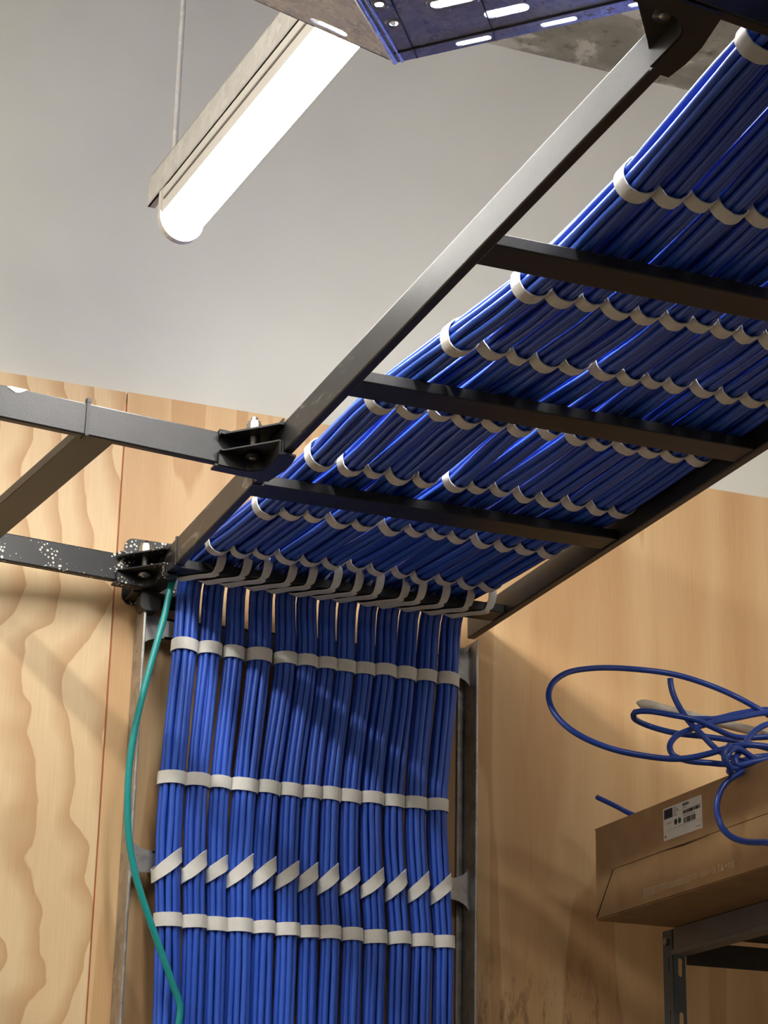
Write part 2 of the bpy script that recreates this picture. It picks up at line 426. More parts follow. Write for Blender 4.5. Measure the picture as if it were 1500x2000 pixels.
# wall bracket behind the end of the ladder
wbk = thing('wall_bracket', 'black paint-spotted angle bracket screwed to the plywood behind the ladder end', 'bracket', (.01, 0, .03))
def rrect(x0, z0, x1, z1, r, n=5):
    pts = []
    for cx, cz, a0 in ((x1-r, z1-r, 0), (x0+r, z1-r, 90), (x0+r, z0+r, 180), (x1-r, z0+r, 270)):
        for k in range(n+1):
            a = math.radians(a0+90*k/n); pts.append((cx+r*math.cos(a), cz+r*math.sin(a)))
    return pts
XZ = Matrix(((1, 0, 0, 0), (0, 0, -1, 0), (0, 1, 0, 0), (0, 0, 0, 1)))      # prism (x,y,h) -> (x,-h,y)
bm = bmesh.new(); prism(bm, rrect(-.031, -.012, .058, .085, .012), 0, .0035, XZ); bmobj('plate', bm, M['black_spots'], wbk)
bm = bmesh.new(); add_box(bm, (-.026, -.046, -.0075), (.056, -.001, -.0040), .001); bmobj('flange', bm, M['black'], wbk)
bm = bmesh.new(); cyl(bm, (.016, -.003, .058), (.016, -.009, .058), .007, 14, .004); bmobj('screw_head', bm, M['zinc'], wbk, True)
bm = bmesh.new(); prism(bm, rrect(-.017, -.034, .012, -.006, .009), .030, .056, XZ); bmobj('end_cap', bm, M['black_plain'], wbk)
adopt(wbk)

# ------------------------------------------------------------------ galvanised vertical ladder on the wall
gl = thing('wall_cable_ladder', 'galvanised steel ladder fixed upright to the wall behind the hanging cables', 'cable ladder', (.24, 0, -.4))
ZB = -1.7
def barmesh(x0, x1, z1):
    bm = bmesh.new()
    add_box(bm, (x0, -.050, ZB), (x1, -.001, z1), .0012)
    return bm
bmobj('side_rail', barmesh(-.0095, -.0055, -.016), M['galv_bar'], gl)
bm = barmesh(.4895, .4935, -.012)
add_box(bm, (.4800, -.006, ZB), (.4895, -.0025, -.012), .0008)
bmobj('side_rail', bm, M['galv_bar'], gl)
def gusset_rung(z0, z1, fl=.022, ln=.032):
    pts = []
    xa, xb = -.0055, .4895
    for k in range(7):
        a = math.pi/2*k/6
        pts.append((xa+ln*(1-math.cos(a)), z1+fl*(1-math.sin(a))))
    for k in range(7):
        a = math.pi/2*(1-k/6)
        pts.append((xb-ln*(1-math.cos(a)), z1+fl*(1-math.sin(a))))
    for k in range(7):
        a = math.pi/2*k/6
        pts.append((xb-ln*(1-math.cos(a)), z0-fl*.8*(1-math.sin(a))))
    for k in range(7):
        a = math.pi/2*(1-k/6)
        pts.append((xa+ln*(1-math.cos(a)), z0-fl*.8*(1-math.sin(a))))
    bm = bmesh.new(); prism(bm, pts, .026, .029, XZ)
    add_box(bm, (xa+ln, -.029, z1-.003), (xb-ln, -.008, z1)); add_box(bm, (xa+ln, -.029, z0), (xb-ln, -.008, z0+.003))
    return bm
for zc in (-.049, -.374, -.699, -1.024):
    bmobj('rung', gusset_rung(zc-.0145, zc+.0145), M['galv_bar'], gl)
adopt(gl)

# ------------------------------------------------------------------ 13 cable bundles
Rb_ = [.0172, .0155, .0136, .0168, .0152, .0150, .0132, .0136, .0136, .0155, .0148, .0152, .0152]
rows = [  # y, z, x of the 13 bundles; rung tops lie at z .0148
 (-2.15, .063, [.118, .160, .193, .224, .255, .284, .312, .338, .364, .392, .420, .447, .475]),
 (-1.72, .063, [.114, .158, .193, .224, .255, .284, .312, .338, .364, .392, .420, .447, .475]),
 (-1.500, .056, [.110, .156, .193, .224, .255, .284, .312, .338, .364, .392, .420, .447, .475]),
 (-1.283, .036, [.109, .153, .195, .2215, .253, .282, .310, .337, .364, .392, .420, .447, .475]),
 (-1.062, .033, [.1073, .1442, .1759, .2025, .2397, .2713, .2987, .3341, .3563, .386, .416, .446, .475]),
 (-.917, .033, [.0897, .130, .163, .189, .219, .265, .286, .319, .346, .381, .415, .447, .475]),
 (-.735, .033, [.0731, .1105, .1467, .178, .2107, .2453, .2821, .318, .3456, .384, .4157, .447, .475]),
 (-.539, .033, [.0708, .1143, .1407, .1709, .2077, .2492, .2785, .3088, .3415, .3738, .4101, .446, .475]),
 (-.358, .033, [.0640, .0977, .1275, .1645, .1962, .2343, .2687, .2999, .329, .3655, .3974, .429, .4600]),
 (-.190, .033, [.0540, .0865, .1125, .150, .1846, .2149, .2507, .2826, .3169, .3469, .383, .4182, .4475])]
vrows = [
 (-.0825, [.047, .083, .118, .155, .193, .226, .253, .281, .312, .343, .374, .405, .440]),
 (-.267, [.040, .075, .107, .142, .176, .208, .238, .266, .295, .326, .359, .392, .425]),
 (-.383, [.040, .076, .109, .139, .172, .207, .236, .266, .297, .330, .365, .398, .431]),
 (-.456, [.044, .080, .112, .142, .175, .209, .240, .271, .303, .336, .371, .404, .436]),
 (-.570, [.049, .085, .112, .143, .176, .209, .241, .270, .302, .335, .371, .402, .436]),
 (-.95, [.049, .085, .114, .144, .176, .209, .241, .270, .302, .335, .371, .402, .436])]
def relax(xs, lo, hi, gap=.0012):
    xs = list(xs)
    for _ in range(200):
        for i in range(12):
            d = Rb_[i]+Rb_[i+1]+gap-(xs[i+1]-xs[i])
            if d > 0: xs[i] -= d/2; xs[i+1] += d/2
        xs[0] = max(xs[0], lo+Rb_[0]); xs[12] = min(xs[12], hi-Rb_[12])
    return xs
rows = [(y, z, relax(x, T_, W-T_-.001)) for y, z, x in rows]
vrows = [(z, relax(x, -.004, .479)) for z, x in vrows]
YV = -.062
ordinal = ['leftmost', 'second', 'third', 'fourth', 'fifth', 'sixth', 'middle', 'eighth', 'ninth', 'tenth', 'eleventh', 'twelfth', 'rightmost']
CR = .0041
def bundle(i):
    rb = Rb_[i]; rng = random.Random(100+i); nr = np.random.RandomState(50+i)
    if i in (0, 6, 12): lab = ordinal[i]+' blue network cable bundle of the thirteen, strapped in white'
    else: lab = ordinal[i]+' blue network cable bundle from the left, strapped in white'
    t = thing('cable_bundle', lab, 'cable bundle', (vrows[0][1][i], YV, -.3), 'blue cable bundles on the ladders')
    ctrl = [(xs[i], y, z+rng.uniform(-.001, .001)) for y, z, xs in rows]
    x7, xv = rows[-1][2][i], vrows[0][1][i]
    ctrl.append((x7+(xv-x7)*.08, -.145, .0358))
    cy, cz, r = -.108, -.010, .046
    for a in (75, 45, 15):
        k = (90-a)/90
        ctrl.append((x7+(xv-x7)*(.25+.45*k), cy+r*math.cos(math.radians(a)), cz+r*math.sin(math.radians(a))))
    for z, xs in vrows: ctrl.append((xs[i], YV+rng.uniform(-.001, .001), z))
    ctrl = np.array(ctrl)
    P = spline(ctrl, 120)
    T, A, B = frames(P)
    s = np.concatenate([[0], np.cumsum(np.linalg.norm(np.diff(P, axis=0), axis=1))])
    def at_s(pt):
        return int(np.argmin(np.linalg.norm(P-np.array(pt)[None], axis=1)))
    strapsI = [at_s(ctrl[k]) for k in range(2, 10)]+[at_s(ctrl[k]) for k in range(14, 18)]
    ss = s[strapsI]
    # tightness: 0 at a strap, 1 between two straps
    d = np.min(np.abs(s[:, None]-ss[None, :]), axis=1); loose = np.clip(d/.06, 0, 1)
    loose = loose*loose*(3-2*loose)
    ro = rb-CR-.0002; no = int(2*math.pi*ro/(2*CR*1.01)); ri = max(ro-2*CR, .0042); ni = max(2, int(2*math.pi*ri/(2*CR*1.02)))
    ph = rng.uniform(0, 6.28)
    spec = [(ro, ph+2*math.pi*k/no) for k in range(no)]+[(ri, ph*1.7+2*math.pi*k/ni) for k in range(ni)]
    for q, (rr, th) in enumerate(spec):
        f1, f2 = rng.uniform(5, 9), rng.uniform(11, 17); p1, p2, p3 = (rng.uniform(0, 6.28) for _ in range(3))
        ang = th+loose*(.11*np.sin(f1*s+p1)+.03*np.sin(f2*s+p2))+.25*np.sin(1.6*s+ph)
        rad = rr*(1+loose*(.035+.035*np.sin(f1*1.3*s+p3)))
        Q = P+rad[:, None]*(np.cos(ang)[:, None]*A+np.sin(ang)[:, None]*B)
        tube('cable', Q, CR, M['blue'], t, 8 if q < no else 6, (T, A, B))
    # ------------ straps
    n = 30; hw = .0088
    def ring(idx, tilt=0., tiltax=0., back=0., over=None):
        c, tt, a, b = P[idx], T[idx], A[idx], B[idx]
        th = np.linspace(0, 2*math.pi, n, endpoint=False); R = rb+.0004
        ca, sa = np.cos(th), np.sin(th)
        ext = np.where(sa*np.sign(back if back else 1) > 0, 1+abs(back)/R, 1.0) if back else np.ones(n)
        pts = c+R*(ca[:, None]*a+(sa*ext)[:, None]*b)
        pts = pts+(R*ca*math.tan(tilt))[:, None]*tt+(R*sa*math.tan(tiltax))[:, None]*tt
        nv = ca[:, None]*a+sa[:, None]*b
        wv = np.tile(tt, (n, 1))
        if tilt:
            dirp = np.roll(pts, -1, 0)-np.roll(pts, 1, 0); dirp /= np.linalg.norm(dirp, axis=1)[:, None]
            wv = np.cross(nv, dirp); wv /= np.linalg.norm(wv, axis=1)[:, None]
        if over is not None:                       # overlapping free end of the strap
            k0, k1 = over
            m_ = np.array([k0 <= k <= k1 for k in range(n)]); pts = pts+nv*(m_*.0013)[:, None]
        ribbon('strap', pts, wv, nv, hw*rng.uniform(.94, 1.05), .0014, M['strap'], t)
    for k, idx in enumerate(strapsI):
        k0 = rng.randrange(2, 24)
        if k < 8: ring(idx, rng.uniform(-.10, .10), rng.uniform(-.12, .12), 0, (k0, k0+4))
        elif k == 10:                              # slanted tie round the rung of the wall ladder
            sgn = 1 if B[idx][1] > 0 else -1
            ring(idx, (-.72 if T[idx][2] < 0 else .72)+rng.uniform(-.06, .06), 0, sgn*.013, (k0, k0+3))
        else: ring(idx, rng.uniform(-.05, .05), rng.uniform(-.06, .06), 0, (k0, k0+4))
    # slanted tie round the last rung of the overhead ladder
    y0, y1 = RUNGS[3]-.0006, RUNGS[3]+RW+.0006; zb = RZ-.0006; xc = x7; jx = rng.uniform(-.003, .003)
    ring8 = [  # point, width direction, normal
        ((xc-.002, y0+.008, .0350+rb), (1, .35, 0), (0, 0, 1)),
        ((xc+.011, y0-.004, .034+rb*.7), (1, .3, 0), (.4, -.5, .6)),
        ((xc+.0175+jx, y0-.008, .028), (.95, .25, .2), (.5, -1, 0)),
        ((xc+.0180+jx, y0-.005, .018), (.95, .25, .2), (.2, -1, -.1)),
        ((xc+.0165+jx, y0-.0012, .008), (.95, .25, .2), (0, -1, -.1)),
        ((xc+.0120+jx, y0+.0015, zb-.0002), (.80, .60, 0), (0, -.4, -1)),
        ((xc-.007+jx, y0+.020, zb-.0006), (.72, .69, 0), (0, 0, -1)),
        ((xc-.029+jx, y1-.002, zb-.0002), (.72, .69, 0), (0, .3, -1)),
        ((xc-.031+jx, y1+.0015, zb+.006), (.9, .2, .3), (0, 1, 0)),
        ((xc-.026, y1+.0035, .016), (.9, .2, .3), (-.6, .8, 0)),
        ((xc-.0185, y1-.008, .032), (.9, .3, .2), (-1, .3, .3)),
        ((xc-.012, y1-.020, .0350+rb*.8), (1, .35, 0), (-.5, .2, .8))]
    nrm = lambda v: np.array(v)/np.linalg.norm(v)
    S9 = spline([tuple(p)+tuple(nrm(v)*.004)+tuple(nrm(nv_)*.004) for p, v, nv_ in ring8], 46, True)
    Pm, Wm, Nm = S9[:, :3], S9[:, 3:6], S9[:, 6:]
    Wm /= np.linalg.norm(Wm, axis=1)[:, None]; Nm /= np.linalg.norm(Nm, axis=1)[:, None]
    ribbon('strap', Pm, Wm, Nm, .0070, .0013, M['strap'], t)
    adopt(t)
for i in range(13): bundle(i)

# ------------------------------------------------------------------ teal cable
tp = [(.004, -.30, .052), (.006, -.20, .048), (.0180, -.135, .030), (.0175, -.098, .004)]+[(x, -.1, z) for x, z in [(.0135, -.0063), (.0066, -.0511), (-.003, -.0957), (-.0152, -.1542), (-.0261, -.2186), (-.030, -.2674), (-.0291, -.3152), (-.0242, -.362), (-.0124, -.4078), (.0077, -.4591), (.0274, -.5035), (.0469, -.5477), (.0563, -.5697), (.0555, -.5922), (.050, -.66), (.052, -.95)]]
o = tube('teal_cable', spline(tp[2:], 90), .0046, M['teal'], None, 12)
o['label'] = 'single teal green cable hanging loosely down the left of the blue bundles'; o['category'] = 'cable'

# ------------------------------------------------------------------ LED battens, and added fill battens
def batten(label, e0, e1, strut=True, lens='lens', wid=.055, rod=True):
    """e0,e1: ends of the diffuser's base line (centre, level of diffuser edge)"""
    e0, e1 = Vector(e0), Vector(e1); L = (e1-e0).length; ax = (e1-e0).normalized()
    t = thing('led_batten', label, 'lamp', e0)
    side = ax.cross(Vector((0, 0, 1))).normalized(); up = side.cross(ax)
    mtx = Matrix((side, ax, up)).transposed().to_4x4(); mtx.translation = e0
    hw = wid/2
    def ext(name, prof, y0, y1, mat, smooth=False):
        bm = bmesh.new(); n = len(prof)
        A = [bm.verts.new((p[0], y0, p[1])) for p in prof]; B = [bm.verts.new((p[0], y1, p[1])) for p in prof]
        bm.faces.new(A); bm.faces.new(B[::-1])
        for i in range(n): bm.faces.new((A[i], A[(i+1) % n], B[(i+1) % n], B[i]))
        bmesh.ops.transform(bm, matrix=mtx, verts=bm.verts)
        return bmobj(name, bm, mat, t)
    dome = [(hw*math.cos(a), -.030*math.sin(a)) for a in [math.pi*k/16 for k in range(17)]]
    ext('diffuser', [(x*.97, z*.97) for x, z in dome], .006, L-.006, M[lens])
    ext('housing', [(-hw, 0), (hw, 0), (hw, .034), (hw*.8, .042), (-hw*.8, .042), (-hw, .034)], .004, L-.004, M['lamp_body'])
    for sx in (-1, 1):
        ext('groove', [(sx*hw, .017), (sx*(hw+.0012), .017), (sx*(hw+.0012), .020), (sx*hw, .020)], .012, L-.012, M['lamp_groove'])
    cap = [(x*1.08, z*1.10) for x, z in dome]+[(-hw*1.06, .034), (-hw*.82, .0435), (hw*.82, .0435), (hw*1.06, .034)]
    ext('end_cap', cap, -.004, .006, M['lamp_body']); ext('end_cap', cap, L-.006, L+.004, M['lamp_body'])
    if strut:
        y0 = -.066
        c = .0235
        # open channel: two webs, a top, small lips
        bm = bmesh.new()
        for lo, hi in (((-c, y0, .044), (-c+.0025, L+.1, .087)), ((c-.0025, y0, .044), (c, L+.1, .087)), ((-c, y0, .0845), (c, L+.1, .087)), ((-c, y0, .044), (-c+.010, L+.1, .0465)), ((c-.010, y0, .044), (c, L+.1, .0465))):
            add_box(bm, lo, hi)
        bmesh.ops.transform(bm, matrix=mtx, verts=bm.verts)
        bmobj('support_channel', bm, M['strut'], t)
        for yy in (.085, L-.2):
            bm = bmesh.new(); add_box(bm, (-c-.0035, yy, .022), (-c-.0008, yy+.026, .062), .001); add_box(bm, (-hw-.0022, yy, .018), (-c-.0008, yy+.026, .0245), .001)
            bmesh.ops.transform(bm, matrix=mtx, verts=bm.verts); bmobj('clip', bm, M['lamp_body'], t)
    if rod:
        for yy in (-.040, L-.15):
            p = mtx @ Vector((0, yy, .087)); bm = bmesh.new(); cyl(bm, p, (p.x, p.y, ZC), .0036, 10); cyl(bm, p, p+Vector((0, 0, .007)), .0075, 6)
            bmobj('hanger_rod', bm, M['strut'], t)
    adopt(t); return t
batten('lit white LED batten hung from a grey channel at the upper left', (-.088, -.420, .374), (-.088+.0745*1.2, -1.62, .374))
batten('second lit LED batten, above the perforated steel tray', (.02, -1.06, .43), (.88, -1.92, .43), True, 'lens_tray')
batten('added fill batten out of view at the far left of the room', (-1.15, -.55, .82), (-1.05, -1.95, .82), True, 'fill_left')  # unseen fill lamp, added to brighten the white wall and left plywood
batten('added unseen fill batten behind the viewer', (-.55, -3.0, .85), (-.45, -4.4, .85), True, 'fill_back')  # unseen fill lamp, added to light the cables and plywood from the front

# ------------------------------------------------------------------ perforated galvanised tray
pt = thing('perforated_tray', 'galvanised perforated steel cable tray with long slots at the top of the view', 'cable tray', (-.1312, -1.2851, .1))
e1 = Vector((.70398, -.71021, 0)); e2 = Vector((-.71021, -.70398, 0)); e3 = Vector((0, 0, 1))
Mt = Matrix((e1, e2, e3)).transposed().to_4x4(); Mt.translation = Vector((-.1312, -1.2851, .1))
def panel(name, outline, holes, mtx, mat, parent, th=.0012):
    cu = bpy.data.curves.new('tmp', 'CURVE'); cu.dimensions = '2D'; cu.fill_mode = 'BOTH'; cu.extrude = th/2
    for pts in [outline]+holes:
        sp = cu.splines.new('POLY'); sp.points.add(len(pts)-1); sp.use_cyclic_u = True
        for p, q in zip(sp.points, pts): p.co = (q[0], q[1], 0, 1)
    tmp = bpy.data.objects.new('tmp', cu); C.objects.link(tmp)
    dg = bpy.context.evaluated_depsgraph_get(); me = bpy.data.meshes.new_from_object(tmp.evaluated_get(dg))
    bpy.data.objects.remove(tmp); bpy.data.curves.remove(cu)
    me.transform(mtx); me.materials.clear(); me.materials.append(mat); me.name = name
    o = bpy.data.objects.new(name, me); C.objects.link(o); o.parent = parent; return o
def slot(u0, u1, v, hw=.0042, n=6):
    pts = []
    for k in range(n+1): a = -math.pi/2+math.pi*k/n; pts.append((u1-hw+hw*math.cos(a), v+hw*math.sin(a)))
    for k in range(n+1): a = math.pi/2+math.pi*k/n; pts.append((u0+hw+hw*math.cos(a), v+hw*math.sin(a)))
    return pts
LT, WT = .62, .30
holes = []
for k in range(8):
    if .060+.0772*k+.033 < LT: holes.append(slot(.060+.0772*k, .0925+.0772*k, .0072, .0032))
for r_, (off, v) in enumerate([(.0985, .039), (.0625, .0695), (.0985, .105), (.0625, .14), (.0985, .175), (.0625, .21), (.0985, .245)]):
    for k in range(7):
        if off+.0772*k+.04 < LT: holes.append(slot(off+.0772*k, off+.040+.0772*k, v, .0058))
    if v < .11: holes.append(slot(.0195, .0275, v+.018, .0036, 5))
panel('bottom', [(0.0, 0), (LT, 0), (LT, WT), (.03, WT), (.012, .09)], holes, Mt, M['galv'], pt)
# raised rims of the long slots, folds and seam
bm = bmesh.new(); rim = []
for h in holes[8:]:
    n = len(h); cx = sum(p[0] for p in h)/n; cy = sum(p[1] for p in h)/n
    a = [bm.verts.new((p[0], p[1], -.0006)) for p in h]
    b = [bm.verts.new((p[0]+(p[0]-cx)*.02+(.0016 if p[0] > cx else -.0016), p[1]+(.0018 if p[1] > cy else -.0018), -.0018)) for p in h]
    c_ = [bm.verts.new((p[0]+(.003 if p[0] > cx else -.003), p[1]+(.0034 if p[1] > cy else -.0034), -.0006)) for p in h]
    for i in range(n):
        j = (i+1) % n; bm.faces.new((a[i], a[j], b[j], b[i])); bm.faces.new((b[i], b[j], c_[j], c_[i]))
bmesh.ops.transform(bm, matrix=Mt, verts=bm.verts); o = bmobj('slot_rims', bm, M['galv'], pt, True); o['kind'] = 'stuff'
def bead(name, p0, p1, r, mat, z=-.0008):
    bm = bmesh.new(); cyl(bm, (p0[0], p0[1], z), (p1[0], p1[1], z), r, 8)
    bmesh.ops.transform(bm, matrix=Mt, verts=bm.verts); return bmobj(name, bm, mat, pt, True)
bead('fold', (.006, .0155), (LT, .0235), .0013, M['bead'])
bead('seam', (.021, .001), (.047, .16), .0008, M['bead'])
bead('seam', (.094, .0), (.112, .10), .0006, M['bead'])
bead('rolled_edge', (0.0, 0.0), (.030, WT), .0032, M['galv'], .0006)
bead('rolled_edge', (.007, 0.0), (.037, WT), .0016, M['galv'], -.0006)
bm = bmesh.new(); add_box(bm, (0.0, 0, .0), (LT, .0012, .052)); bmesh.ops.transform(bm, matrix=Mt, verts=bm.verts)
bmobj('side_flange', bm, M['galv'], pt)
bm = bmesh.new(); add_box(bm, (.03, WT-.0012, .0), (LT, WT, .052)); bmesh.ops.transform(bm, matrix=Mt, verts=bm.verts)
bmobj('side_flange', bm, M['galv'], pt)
# splayed end panel to the left of the rolled edge
o0 = Mt @ Vector((0, 0, .001)); a1 = (Mt @ Vector((.03, WT, .001)))-o0
oL = Vector((-.2735, -1.3289, .1)); oL = oL+Vector((.0262, .0874, .06))      # a point of its outer edge, lifted
a2 = (oL-o0)
nx = a2.normalized(); nz = a1.cross(nx).normalized(); ny = nz.cross(nx).normalized()
Ms = Matrix((nx, ny, nz)).transposed().to_4x4(); Ms.translation = o0
def loc2(v): q = Ms.inverted() @ v; return (q.x, q.y)
far = loc2(o0+a1); Lx = a2.length*2.2
sg = 1 if far[1] > 0 else -1
sl = slot(.046, .082, sg*.012, .0050)
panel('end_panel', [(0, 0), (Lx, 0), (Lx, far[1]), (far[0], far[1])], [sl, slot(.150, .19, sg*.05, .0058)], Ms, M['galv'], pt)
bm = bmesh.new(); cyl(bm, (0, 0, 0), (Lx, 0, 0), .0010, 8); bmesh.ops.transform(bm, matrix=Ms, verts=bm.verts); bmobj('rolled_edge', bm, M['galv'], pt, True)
adopt(pt)

# ------------------------------------------------------------------ shelf and cardboard box
sh = thing('shelving_unit', 'grey slotted steel shelving along the right wall holding the cardboard box', 'shelf', (.95, -.7, -1.4))
ZS = -.4245; SX = .7456; SY = -.15
bm = bmesh.new(); add_box(bm, (SX, -1.35, ZS-.036), (SX+.0025, SY-.002, ZS-.001)); add_box(bm, (SX, -1.35, ZS-.038), (SX+.02, SY-.002, ZS-.0355)); add_box(bm, (SX-.004, -1.35, ZS-.038), (SX+.001, SY-.002, ZS-.031), .001)
bmobj('front_beam', bm, M['shelf'], sh)
box('rear_beam', (1.20, -1.35, ZS-.036), (1.2025, SY, ZS), M['shelf'], sh)
box('end_beam', (SX+.02, SY-.004, ZS-.05), (1.20, SY-.001, ZS-.018), M['board'], sh)
box('shelf_board', (SX+.003, -1.35, ZS-.012), (1.2, SY-.005, ZS-.001), M['board'], sh)
def post(px_, py_, sx, sy):
    """slotted angle: one flange along y, one along x"""
    L0, L1 = ZF, ZS-.002
    hs = []; z = L1-.052
    while z > L0+.1: hs.append(z); z -= .0735
    # flange along x (faces the viewer)
    def sl(cx, hz, r): return [(cx+r*math.cos(a), hz+(.009 if math.sin(a) > 0 else -.009)+r*math.sin(a)) for a in [2*math.pi*k/12+.01 for k in range(12)]]
    Mx = Matrix(((sx, 0, 0, px_), (0, 0, -1, py_), (0, 1, 0, 0), (0, 0, 0, 1)))
    a = panel('flange', [(0, L0), (.0185, L0), (.0185, L1), (0, L1)], [sl(.0105, z, .0038) for z in hs], Mx, M['shelf_dark'], sh, .002)
    My = Matrix(((0, 0, 1, px_), (sy, 0, 0, py_), (0, 1, 0, 0), (0, 0, 0, 1)))
    panel('flange', [(0, L0), (.027, L0), (.027, L1), (0, L1)], [sl(.010, z+.004, .0022) for z in hs], My, M['shelf_dark'], sh, .002)
post(SX, SY, 1, 1); post(1.2, SY, -1, 1)
bm = bmesh.new(); cyl(bm, (SX-.0012, SY+.012, ZS-.018), (SX-.006, SY+.012, ZS-.018), .0055, 8); bmobj('bolt', bm, M['zinc'], sh)
box('shelf_board', (SX+.003, -1.35, -1.2), (1.2, SY-.005, -1.185), M['board'], sh)
post(SX, -1.35, 1, -1); post(1.2, -1.35, -1, -1)
adopt(sh)

bx = thing('cardboard_box', 'long brown cardboard box with a white label lying on the steel shelf', 'box', (.8, -.55, ZS))
X0, Y0, Y1, Z0, Z1 = .627, -.15, -.98, ZS+.0005, -.2972
X1 = 1.0
box('body', (X0+.003, Y1, Z0), (X1, Y0, Z1-.002), M['card'], bx, .001)
box('lid', (X0+.0005, Y1, Z1-.002), (X1, Y0, Z1), M['card'], bx, .0006)
YZ = Matrix(((0, 0, 1, X0), (1, 0, 0, 0), (0, 1, 0, 0), (0, 0, 0, 1)))       # (u=y, v=z, h=+x)
zf = -.362; g = .0006
def yz(name, pts, h0, h1, mat): 
    bm = bmesh.new(); prism(bm, pts, h0, h1, YZ); return bmobj(name, bm, mat, bx)
yz('upper_flap', [(Y0-.001, Z1), (-.2046, zf+g), (Y1+.055, zf+g), (Y1, Z1)], -.0004, .0032, M['card'])
yz('lower_flap', [(-.2052, zf-g*.3), (Y0-.003, Z0+.002), (Y1, Z0), (Y1+.055, zf-g*.3)], .0, .0032, M['card'])
yz('end_tab', [(Y0, Z1-.001), (Y0, Z0+.001), (-.2040, zf)], .0014, .0032, M['card'])
yz('slit', [(-.340, zf+.0002), (-.468, zf-.0012), (-.400, zf-.0022)], -.0006, .001, M['card_edge'])
yz('slit', [(-.2046, zf), (-.2030, zf), (Y0-.0015, Z0+.004), (Y0-.0035, Z0+.004)], -.0003, .0008, M['card_edge'])
# shipping label
lb = yz('label', [(-.3500, -.3075), (-.3500, -.3500), (-.4515, -.3505), (-.4515, -.3080)], -.0009, -.0004, M['paper'])
def mark(name, y0, z0, y1, z1, mat, h=-.0012):
    """rectangle in label fractions: u 0..1 left to right, v 0..1 bottom to top"""
    Y = lambda u: -.3500-.1015*u; Z = lambda v_: -.3500+.0422*v_
    bm = bmesh.new(); prism(bm, [(Y(y0), Z(z0)), (Y(y1), Z(z0)), (Y(y1), Z(z1)), (Y(y0), Z(z1))], h, -.0008, YZ)
    o = bmobj(name, bm, mat, lb); o.matrix_parent_inverse = Matrix.Identity(4); return o
mark('printed_square', .03, .66, .25, .95, M['ink_blue']); mark('printed_square', .09, .68, .25, .94, M['ink'], -.0014)
for z_, u1 in ((.92, .35), (.86, .40), (.80, .42), (.74, .33), (.68, .36)): mark('text_line', .28, z_-.012, u1, z_+.012, M['ink_grey'])
rg = random.Random(3)
def barcode(u0, u1, v0, v1):
    u = u0
    while u < u1:
        wd = rg.choice((.006, .009, .014)); mark('barcode_bar', u, v0, min(u+wd, u1), v1, M['ink_grey'] if rg.random() < .4 else M['ink']); u += wd+rg.choice((.006, .010))
barcode(.52, .68, .86, .95); mark('text_line', .52, .79, .62, .82, M['ink_grey'])
barcode(.52, .96, .62, .72); mark('text_line', .53, .55, .82, .575, M['ink_grey'])
barcode(.54, .84, .33, .50)
mark('text_line', .08, .49, .22, .515, M['ink_grey']); mark('text_line', .84, .08, .96, .10, M['ink_grey'])
mark('rule', .48, .74, .97, .748, M['ink_grey']); mark('rule', .08, .29, .97, .297, M['ink_grey'])
for u, mt in ((.33, 'ink'), (.43, 'ink_green')):
    Y = -.3500-.1015*u; Z = -.3500+.0422*.47
    bm = bmesh.new(); prism(bm, [(Y+.0038*math.cos(a), Z+.0038*math.sin(a)) for a in [2*math.pi*k/16 for k in range(16)]], -.0013, -.0008, YZ); bmobj('round_mark', bm, M[mt], lb)
mark('chevron', .045, .10, .060, .115, M['ink'])
for s_ in (-1, 1):
    bm = bmesh.new(); Y = -.3500-.1015*.055; Z = -.3500+.0422*.10
    prism(bm, [(Y, Z), (Y+s_*.0016, Z+.0022), (Y+s_*.0022, Z+.0020), (Y+s_*.0004, Z-.0008)], -.0013, -.0008, YZ); bmobj('chevron', bm, M['ink'], lb)
